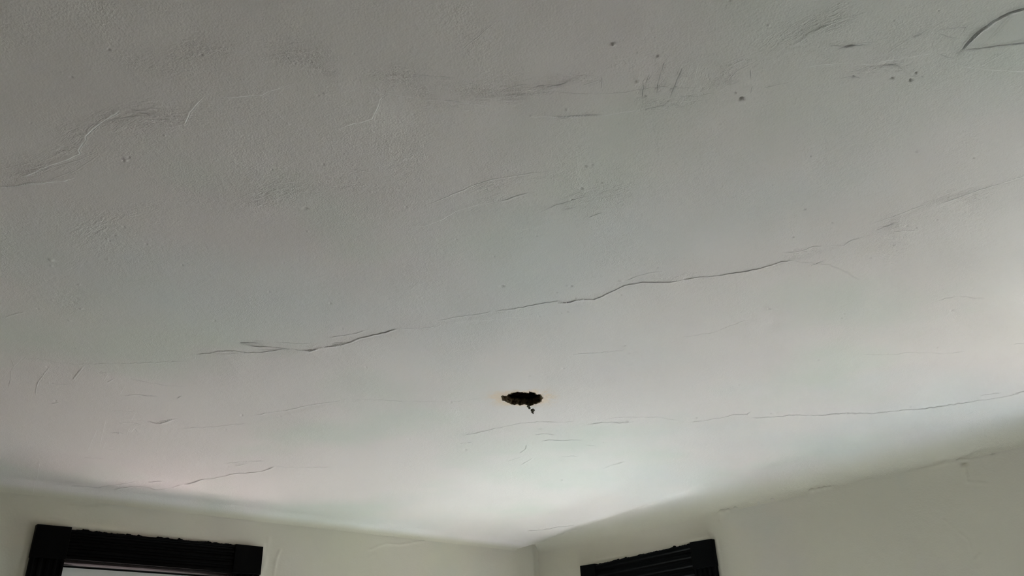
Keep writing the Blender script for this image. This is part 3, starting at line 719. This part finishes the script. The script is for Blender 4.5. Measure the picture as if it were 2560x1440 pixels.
def rel_far(a, z):
    fd = smooth(2.66, 2.54, z)
    h = (0.004*fbm(a*1.6+7, z*1.6, 41, 3)+0.0008*fbm(a*13, z*13, 47, 2)+0.003)*fd-0.003
    for k, (w, am, pts) in enumerate([(.006,.004,[(925,1375),(945,1366),(965,1360),(1000,1362),(1060,1352)]),(.006,.002,[(920,1395),(940,1385)]),
              (.012,.0035,[(672,1345),(668,1380),(655,1440)]),(.008,.003,[(700,1375),(690,1400),(684,1440)]),(.006,-.003,[(160,1254),(180,1258),(240,1262)]),
              (.006,.003,[(370,1280),(400,1284)]),(.006,.003,[(92,1300),(130,1292),(170,1300)])]):
        h += line_bump(a, z, [on_far(*p) for p in pts], w, am, 700+k)
    f = [(W1['x0']-0.012, 2.0), (W1['x0']-0.012, W1['zt']+0.012), (W1['x1']+0.012, W1['ztr']+0.012), (W1['x1']+0.012, 2.0)]
    h += line_bump(a, z, f, 0.012, 0.006, 750)
    return h

ZT = ZC+0.05; ZW = ZT+0.25
Ay = axis_coords(YB, Y0+0.22, 1.0, Y0-0.001, 0.007, 0.25, [O2[0], O2[1], O3[0], O3[1], Y0])
Zr = axis_coords(0, ZW, 1.95, ZC-0.06, 0.006, 0.25, [O2[2], O2[3]])
wall('wall_right', Ay, Zr, [O2, O3], lambda a, z, h: np.stack([X0-h, a, z], -1), rel_right, 'dim cream plaster wall on the right')
def far_wall_point(a, z, h):
    # the plaster is rounded into the corner
    u = np.clip((a-(X0-0.26))/0.26, 0, 0.80)
    return np.stack([a, Y0-h-0.085*(1-np.sqrt(1-u*u)), z], -1)
Ax = axis_coords(XB, X0+0.22, 0.4, X0-0.001, 0.007, 0.25, [O1[0], O1[1], O4[0], O4[1], X0])
Zf = axis_coords(0, ZW, 1.95, ZC-0.06, 0.006, 0.25, [O1[2], O1[3]])
wall('wall_far', Ax, Zf, [O1, O4], far_wall_point, rel_far, 'cream plaster wall on the left with a window')
def slab(name, a, b, mat, label=None):
    bm = bmesh.new()
    bmesh.ops.create_cube(bm, size=1.0)
    for v in bm.verts:
        v.co = Vector([a[i]+(v.co[i]+0.5)*(b[i]-a[i]) for i in range(3)])
    return struct(obj_bm(name, bm, mat), label)
slab('floor', (XB-0.2, YB-0.2, -0.12), (X0+0.2, Y0+0.2, 0.0), M_FLOOR, 'grey painted wooden floor')
slab('wall_back', (XB-0.2, YB-0.2, 0), (X0+0.2, YB, ZW), M_WALL, 'cream plaster wall behind the viewer')
slab('wall_left', (XB-0.2, YB, 0), (XB, Y0+0.2, ZW), M_WALL, 'cream plaster wall at the left of the viewer')
# reveals: the thickness of the window walls
slab('attic_light_block', (XB-0.2, YB-0.2, ZT+0.25), (X0+0.25, Y0+0.25, ZT+0.33), M_VOID)  # unseen slab added to stop sun and sky leaking in above the ceiling
LIGHT_BLOCK = bpy.data.objects['attic_light_block']; LIGHT_BLOCK.name = 'roof_light_block'; LIGHT_BLOCK.parent = CEIL; del LIGHT_BLOCK['kind']
def reveal(name, o, to3d, parent, mat):
    bm = bmesh.new(); a0, a1, z0, z1 = o; dp = 0.20
    c = [(a0, z0), (a1, z0), (a1, z1), (a0, z1)]
    f = [bm.verts.new(to3d(a, z, 0.012)) for a, z in c]; b = [bm.verts.new(to3d(a, z, -dp)) for a, z in c]
    e = [bm.verts.new(to3d(a, z, -dp)) for a, z in [(a0-.03, z0-.03), (a1+.03, z0-.03), (a1+.03, z1+.03), (a0-.03, z1+.03)]]
    for i in range(4):
        j = (i+1) % 4
        bm.faces.new((f[i], f[j], b[j], b[i])); bm.faces.new((b[i], b[j], e[j], e[i]))
    return obj_bm(name, bm, mat, parent)

# ------------------------------------------------------------------ windows
def window(name, o, to3d, mk, casing_mat, bead_mat, label, flutes, top_l, top_r, blocks, head_top, seed, drop=0.0):
    """to3d(a, z, d): a along the wall, d in front of the plaster"""
    rnd = random.Random(seed)
    a0, a1, z0, z1 = o
    root = empty(name, to3d((a0+a1)/2, z0, 0)); struct(root, label)
    base = Vector(root.location)
    def loc(a, z, d): return tuple(Vector(to3d(a, z, d))-base)
    # two corner blocks, each with a shallow sunk square and a boss
    for (b0, b1, zb, zt0, zt1) in blocks:
        bm = bmesh.new()
        prism(bm, [(b0, zb), (b1, zb), (b1, zt1), (b0, zt0)], loc, -0.004, TH+0.004)
        bevel(bm, 0.0025)
        obj_bm('corner_block', bm, casing_mat, root)
    bl, br = sorted(blocks, key=lambda b: b[0])
    # fluted head casing: a profile swept along the wall
    n = 60
    prof = [(0.0, 0.0)]
    hh = head_top[0]-bl[2]
    hh += drop
    zs = np.linspace(0, hh, 64)
    dep = []
    for z in zs:
        u = z/hh
        d = TH-0.004
        for c in flutes:
            d -= 0.009*math.exp(-((u-c)/0.055)**4)
        if u < 0.03 or u > 0.97: d -= 0.006
        dep.append(d)
    bm = bmesh.new(); rows = []
    for i in range(n+1):
        t = i/n; a = bl[1]+(br[0]-bl[1])*t
        zb = bl[2]+(br[2]-bl[2])*t-drop; zt = head_top[0]+(head_top[1]-head_top[0])*t
        row = [bm.verts.new(loc(a, zb+(zt-zb)*z/hh, d)) for z, d in zip(zs, dep)]
        row = [bm.verts.new(loc(a, zb, -0.004))]+row+[bm.verts.new(loc(a, zt, -0.004))]
        rows.append(row)
    for r0, r1 in zip(rows[:-1], rows[1:]):
        for j in range(len(r0)-1):
            bm.faces.new((r0[j], r1[j], r1[j+1], r0[j+1]))
    bm.faces.new(rows[0]); bm.faces.new(rows[-1][::-1])
    obj_bm('head_casing', bm, casing_mat, root)
    # dark paint that strayed on to the wall above the casing: a ragged thin film
    bm = bmesh.new(); prev = None; e = 0.0
    for i in range(181):
        t = i/180; a = bl[1]+(br[0]-bl[1])*t
        zt = head_top[0]+(head_top[1]-head_top[0])*t
        e = 0.75*e+rnd.uniform(-0.0016, 0.0022)
        if rnd.random() < 0.035: e += rnd.uniform(0.003, 0.007)
        top = zt+max(-0.002, min(0.011, e+0.001))
        cur = [bm.verts.new(loc(a, zt-0.006, 0.001)), bm.verts.new(loc(a, zt-0.006, 0.012)), bm.verts.new(loc(a, top, 0.012)), bm.verts.new(loc(a, top, 0.001))]
        if prev:
            for k in range(4):
                bm.faces.new((prev[k], cur[k], cur[(k+1) % 4], prev[(k+1) % 4]))
        else: bm.faces.new(cur)
        prev = cur
    bm.faces.new(prev[::-1])
    obj_bm('paint_edge', bm, casing_mat, root)
    # fluted side casings under the blocks
    for b in (bl, br):
        bm = bmesh.new(); w = b[1]-b[0]; m = 40
        us = np.linspace(0.02, 0.98, m)
        pr = [(b[0]+w*u, TH-0.004-sum(0.008*math.exp(-((u-c)/0.055)**4) for c in flutes)) for u in us]
        pr = [(pr[0][0], -0.004)]+pr+[(pr[-1][0], -0.004)]
        lo = [bm.verts.new(loc(a, z0-0.02, d)) for a, d in pr]; hi = [bm.verts.new(loc(a, b[2]+0.001, d)) for a, d in pr]
        for j in range(len(pr)-1): bm.faces.new((lo[j], lo[j+1], hi[j+1], hi[j]))
        bm.faces.new(lo[::-1]); bm.faces.new(hi)
        obj_bm('side_casing', bm, casing_mat, root)
    # sill and apron
    bm = bmesh.new(); prism(bm, [(bl[0]-0.03, z0-0.045), (br[1]+0.03, z0-0.045), (br[1]+0.03, z0-0.012), (bl[0]-0.03, z0-0.012)], loc, -0.05, 0.075); bevel(bm, 0.006)
    obj_bm('sill', bm, casing_mat, root)
    bm = bmesh.new(); prism(bm, [(bl[0], z0-0.13), (br[1], z0-0.13), (br[1], z0-0.045), (bl[0], z0-0.045)], loc, -0.004, 0.022); bevel(bm, 0.003)
    obj_bm('apron', bm, casing_mat, root)
    reveal('jamb', (a0-0.002, a1+0.002, z0, z1), loc, root, casing_mat)
    # rounded stop beads inside the frame
    def bead(p, q, nrm, rad, d):
        bm = bmesh.new(); k = 10; A = []; B = []
        for i in range(k+1):
            th = math.pi*i/k
            off = rad*math.sin(th); dd = d+rad*math.cos(th)*1.3
            A.append(bm.verts.new(loc(p[0]+nrm[0]*off, p[1]+nrm[1]*off, dd))); B.append(bm.verts.new(loc(q[0]+nrm[0]*off, q[1]+nrm[1]*off, dd)))
        for i in range(k): bm.faces.new((A[i], B[i], B[i+1], A[i+1]))
        bm.faces.new(A); bm.faces.new(B[::-1])
        obj_bm('stop_bead', bm, bead_mat, root, False)
    bead((a0, z1), (a1, z1), (0, -1), 0.024, -0.022)
    bm = bmesh.new(); prism(bm, [(a0, z1-0.027), (a1, z1-0.027), (a1, z1), (a0, z1)], loc, -0.13, -0.050); bevel(bm, 0.002)
    obj_bm('head_stop', bm, casing_mat, root)
    zj = z1; z1 = z1-0.027
    bead((a0, z0), (a0, zj), (1, 0), 0.012, -0.026); bead((a1, z0), (a1, zj), (-1, 0), 0.012, -0.026)
    # white double sash: outer frame, stepped inner frame, glass
    mid = (z0+z1)/2
    def ring(nm, A0, A1, Z0, Z1, wd, d0, d1):
        bm = bmesh.new()
        for rect in ((A0, A1, Z1-wd, Z1), (A0, A1, Z0, Z0+wd), (A0, A0+wd, Z0+wd, Z1-wd), (A1-wd, A1, Z0+wd, Z1-wd)):
            prism(bm, [(rect[0], rect[2]), (rect[1], rect[2]), (rect[1], rect[3]), (rect[0], rect[3])], loc, d0, d1)
        return obj_bm(nm, bm, M_VINYL, root)
    ring('sash_frame', a0, a1, z0, z1, 0.040, -0.13, -0.055)
    for (Z0, Z1, dd) in ((mid-0.02, z1-0.040, -0.085), (z0+0.040, mid+0.02, -0.105)):
        ring('sash', a0+0.040, a1-0.040, Z0, Z1, 0.045, dd-0.02, dd)
        bm = bmesh.new(); prism(bm, [(a0+0.08, Z0+0.04), (a1-0.08, Z0+0.04), (a1-0.08, Z1-0.04), (a0+0.08, Z1-0.04)], loc, dd-0.012, dd-0.008)
        obj_bm('pane', bm, M_GLASS, root)
    return root
def far3(a, z, d): return (a, Y0-d, z)
def right3(a, z, d): return (X0-d, a, z)
def fz(px, py): return on_far(px, py, TH)
def rz(px, py): return on_right(px, py, TH)
x0, x1 = W1['x0'], W1['x1']
window('window_1', O1, far3, None, M_BLACK, M_BROWN, 'window in the left wall with black moulded casing, white sash below',
       (0.2, 0.42, 0.64, 0.84), None, None,
       [(x0, fz(180,1320)[0], fz(71,1392)[1], fz(93,1310)[1], fz(180,1318)[1]), (fz(589,1360)[0], x1, fz(649,1437)[1]-0.0, fz(589,1360)[1], fz(658,1367)[1])],
       (fz(181,1323)[1], fz(588,1361)[1]), 3)
y0, y1 = W2['y0'], W2['y1']
window('window_2', O2, right3, None, M_BLUEBLACK, M_BLUEBLACK, 'window in the right wall with blue-black fluted casing',
       (0.16, 0.38, 0.60, 0.82), None, None,
       [(y1, rz(1724,1356)[0], rz(1785,1415)[1], rz(1779,1347)[1], rz(1724,1356)[1]), (rz(1487,1409)[0], y0, rz(1785,1415)[1]-0.002, rz(1487,1409)[1], rz(1450.5,1414.7)[1])],
       (rz(1722,1359)[1], rz(1489,1411)[1]), 5, 0.075)
zt = W2['zt']
window('window_3', O3, right3, None, M_BLUEBLACK, M_BLUEBLACK, 'window in the right wall beside the viewer with blue-black casing',
       (0.16, 0.38, 0.60, 0.82), None, None,
       [(O3[0]-0.15, O3[0]+0.005, zt-0.155, zt, zt), (O3[1]-0.005, O3[1]+0.15, zt-0.155, zt, zt)], (zt-0.008, zt-0.008), 8)

z4 = O4[3]-0.004
window('window_4', O4, far3, None, M_BLACK, M_BROWN, 'window in the left wall beside the viewer with black casing',
       (0.2, 0.42, 0.64, 0.84), None, None,
       [(O4[0]-0.15, O4[0]+0.005, z4, z4+0.15, z4+0.15), (O4[1]-0.005, O4[1]+0.15, z4, z4+0.15, z4+0.15)], (z4+0.142, z4+0.142), 9)

# ------------------------------------------------------------------ the hole
def hole_parts():
    # broken edge of the plaster, 25 mm thick
    bm = bmesh.new(); ring = np.vstack([HOLE]); n0 = len(ring)
    pts = []
    for i in range(n0):
        a = ring[i]; b = ring[(i+1) % n0]
        for k in range(4): pts.append(a+(b-a)*k/4)
    pts = np.array(pts); n = len(pts)
    hr = relief(HC[0]+(pts[:, 0]-HC[0])*1.05, HC[1]+(pts[:, 1]-HC[1])*1.05)
    levels = [(0.0045, 1.12), (-0.0010, 1.045), (-0.0004, 1.0), (0.006, 0.985), (0.014, 1.02), (0.021, 0.99), (0.030, 1.06)]
    rows = []
    for li, (dz, sc) in enumerate(levels):
        row = []
        for i, p in enumerate(pts):
            j = rng.uniform(-0.022, 0.022)*(1 if li > 1 else 0.3)
            q = HC+(p-HC)*(sc+j)
            row.append(bm.verts.new((q[0], q[1], ZC-hr[i]*(1 if li < 3 else 0)+dz+rng.uniform(-0.002, 0.002)*(1 if li > 2 else 0.2))))
        rows.append(row)
    for r0, r1 in zip(rows[:-1], rows[1:]):
        for i in range(n):
            j = (i+1) % n
            bm.faces.new((r0[i], r0[j], r1[j], r1[i]))
    obj_bm('broken_plaster_edge', bm, M_SCRATCH, CEIL)
    # laths above the plaster, running along x, broken away in the middle
    for k in range(-4, 5):
        y = HC[1]+k*0.043
        for sgn in (-1, 1):
            half = 0.072*math.sqrt(max(0.0, 1-(k*0.043/0.105)**2))
            gap = half*1.06+rng.uniform(0.0, 0.012)
            if k == 1: gap = -0.02 if sgn < 0 else 0.03
            if half == 0: gap = 0
            bm = bmesh.new()
            xa, xb = (HC[0]+sgn*gap, HC[0]+sgn*0.26)
            if xa > xb: xa, xb = xb, xa
            nseg = 6; rowp = None
            for i in range(nseg+1):
                t = i/nseg; xx = xa+(xb-xa)*t
                jx = rng.uniform(-0.006, 0.006)
                cs = [bm.verts.new((xx+(jx if i in (0, nseg) else 0)+rng.uniform(-.002, .002), y+yy+rng.uniform(-.001, .001), ZC+zz)) for yy, zz in ((-.0175, .030), (.0175, .030), (.0175, .038), (-.0175, .038))]
                if rowp:
                    for q in range(4): bm.faces.new((rowp[q], cs[q], cs[(q+1) % 4], rowp[(q+1) % 4]))
                else: bm.faces.new(cs)
                rowp = cs
            bm.faces.new(rowp[::-1])
            obj_bm('lath', bm, M_LATH, CEIL)
    # dark space between the joists
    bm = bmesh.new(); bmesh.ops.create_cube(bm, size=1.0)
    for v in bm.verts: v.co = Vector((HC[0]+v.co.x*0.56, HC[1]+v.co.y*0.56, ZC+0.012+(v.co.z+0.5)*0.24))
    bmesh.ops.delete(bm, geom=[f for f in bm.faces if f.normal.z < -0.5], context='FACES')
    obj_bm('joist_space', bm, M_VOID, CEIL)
hole_parts()

# dark clumps hanging on a thread from the far rim of the hole
def hanging_clump():
    rim = on_ceiling(1190+1400/10.667, 930+870/10.667)
    root = empty('hanging_clump', (rim[0], rim[1], ZC-0.002))
    root['label'] = 'dark grey clumps hanging on a thread below the rim of the ceiling hole'; root['category'] = 'clump'
    d0 = math.hypot(rim[0], rim[1])
    def at(zx, zy):
        r = ray(1190+zx/10.667, 930+zy/10.667); t = rim.dot(rim)/(r[:2].dot(rim))
        return Vector((r[0]*t, r[1]*t, r[2]*t+CAM_Z))-Vector(root.location)
    path = [at(*p) for p in [(1380,865),(1400,930),(1440,975),(1510,1010),(1500,1060),(1525,1120)]]
    for (zx, zy, r, sx, sz) in [(1395,915,.0060,1.0,0.9),(1425,960,.0048,1,1.1),(1515,1018,.0078,1.0,0.85),(1505,1072,.0038,1.2,.8),(1522,1100,.0028,.8,1.3)]:
        bm = bmesh.new(); bmesh.ops.create_icosphere(bm, subdivisions=3, radius=1)
        for v in bm.verts:
            k = r*(1+0.7*math.sin(v.co.x*4+zx)*math.cos(v.co.y*5+zy)*0.3+rng.uniform(-0.06, 0.06)); v.co = Vector((v.co.x*k*sx, v.co.y*k*sx, v.co.z*k*sz))+at(zx, zy)
        obj_bm('clump', bm, M_CLUMP, root, True)
    bm = bmesh.new(); prev = None
    for p in path:
        cur = [bm.verts.new(p+Vector((0.0009*math.cos(a), 0.0009*math.sin(a), 0))) for a in (0, 1.57, 3.14, 4.71)]
        if prev:
            for q in range(4): bm.faces.new((prev[q], prev[(q+1) % 4], cur[(q+1) % 4], cur[q]))
        prev = cur
    obj_bm('thread', bm, M_CLUMP, root)
hanging_clump()
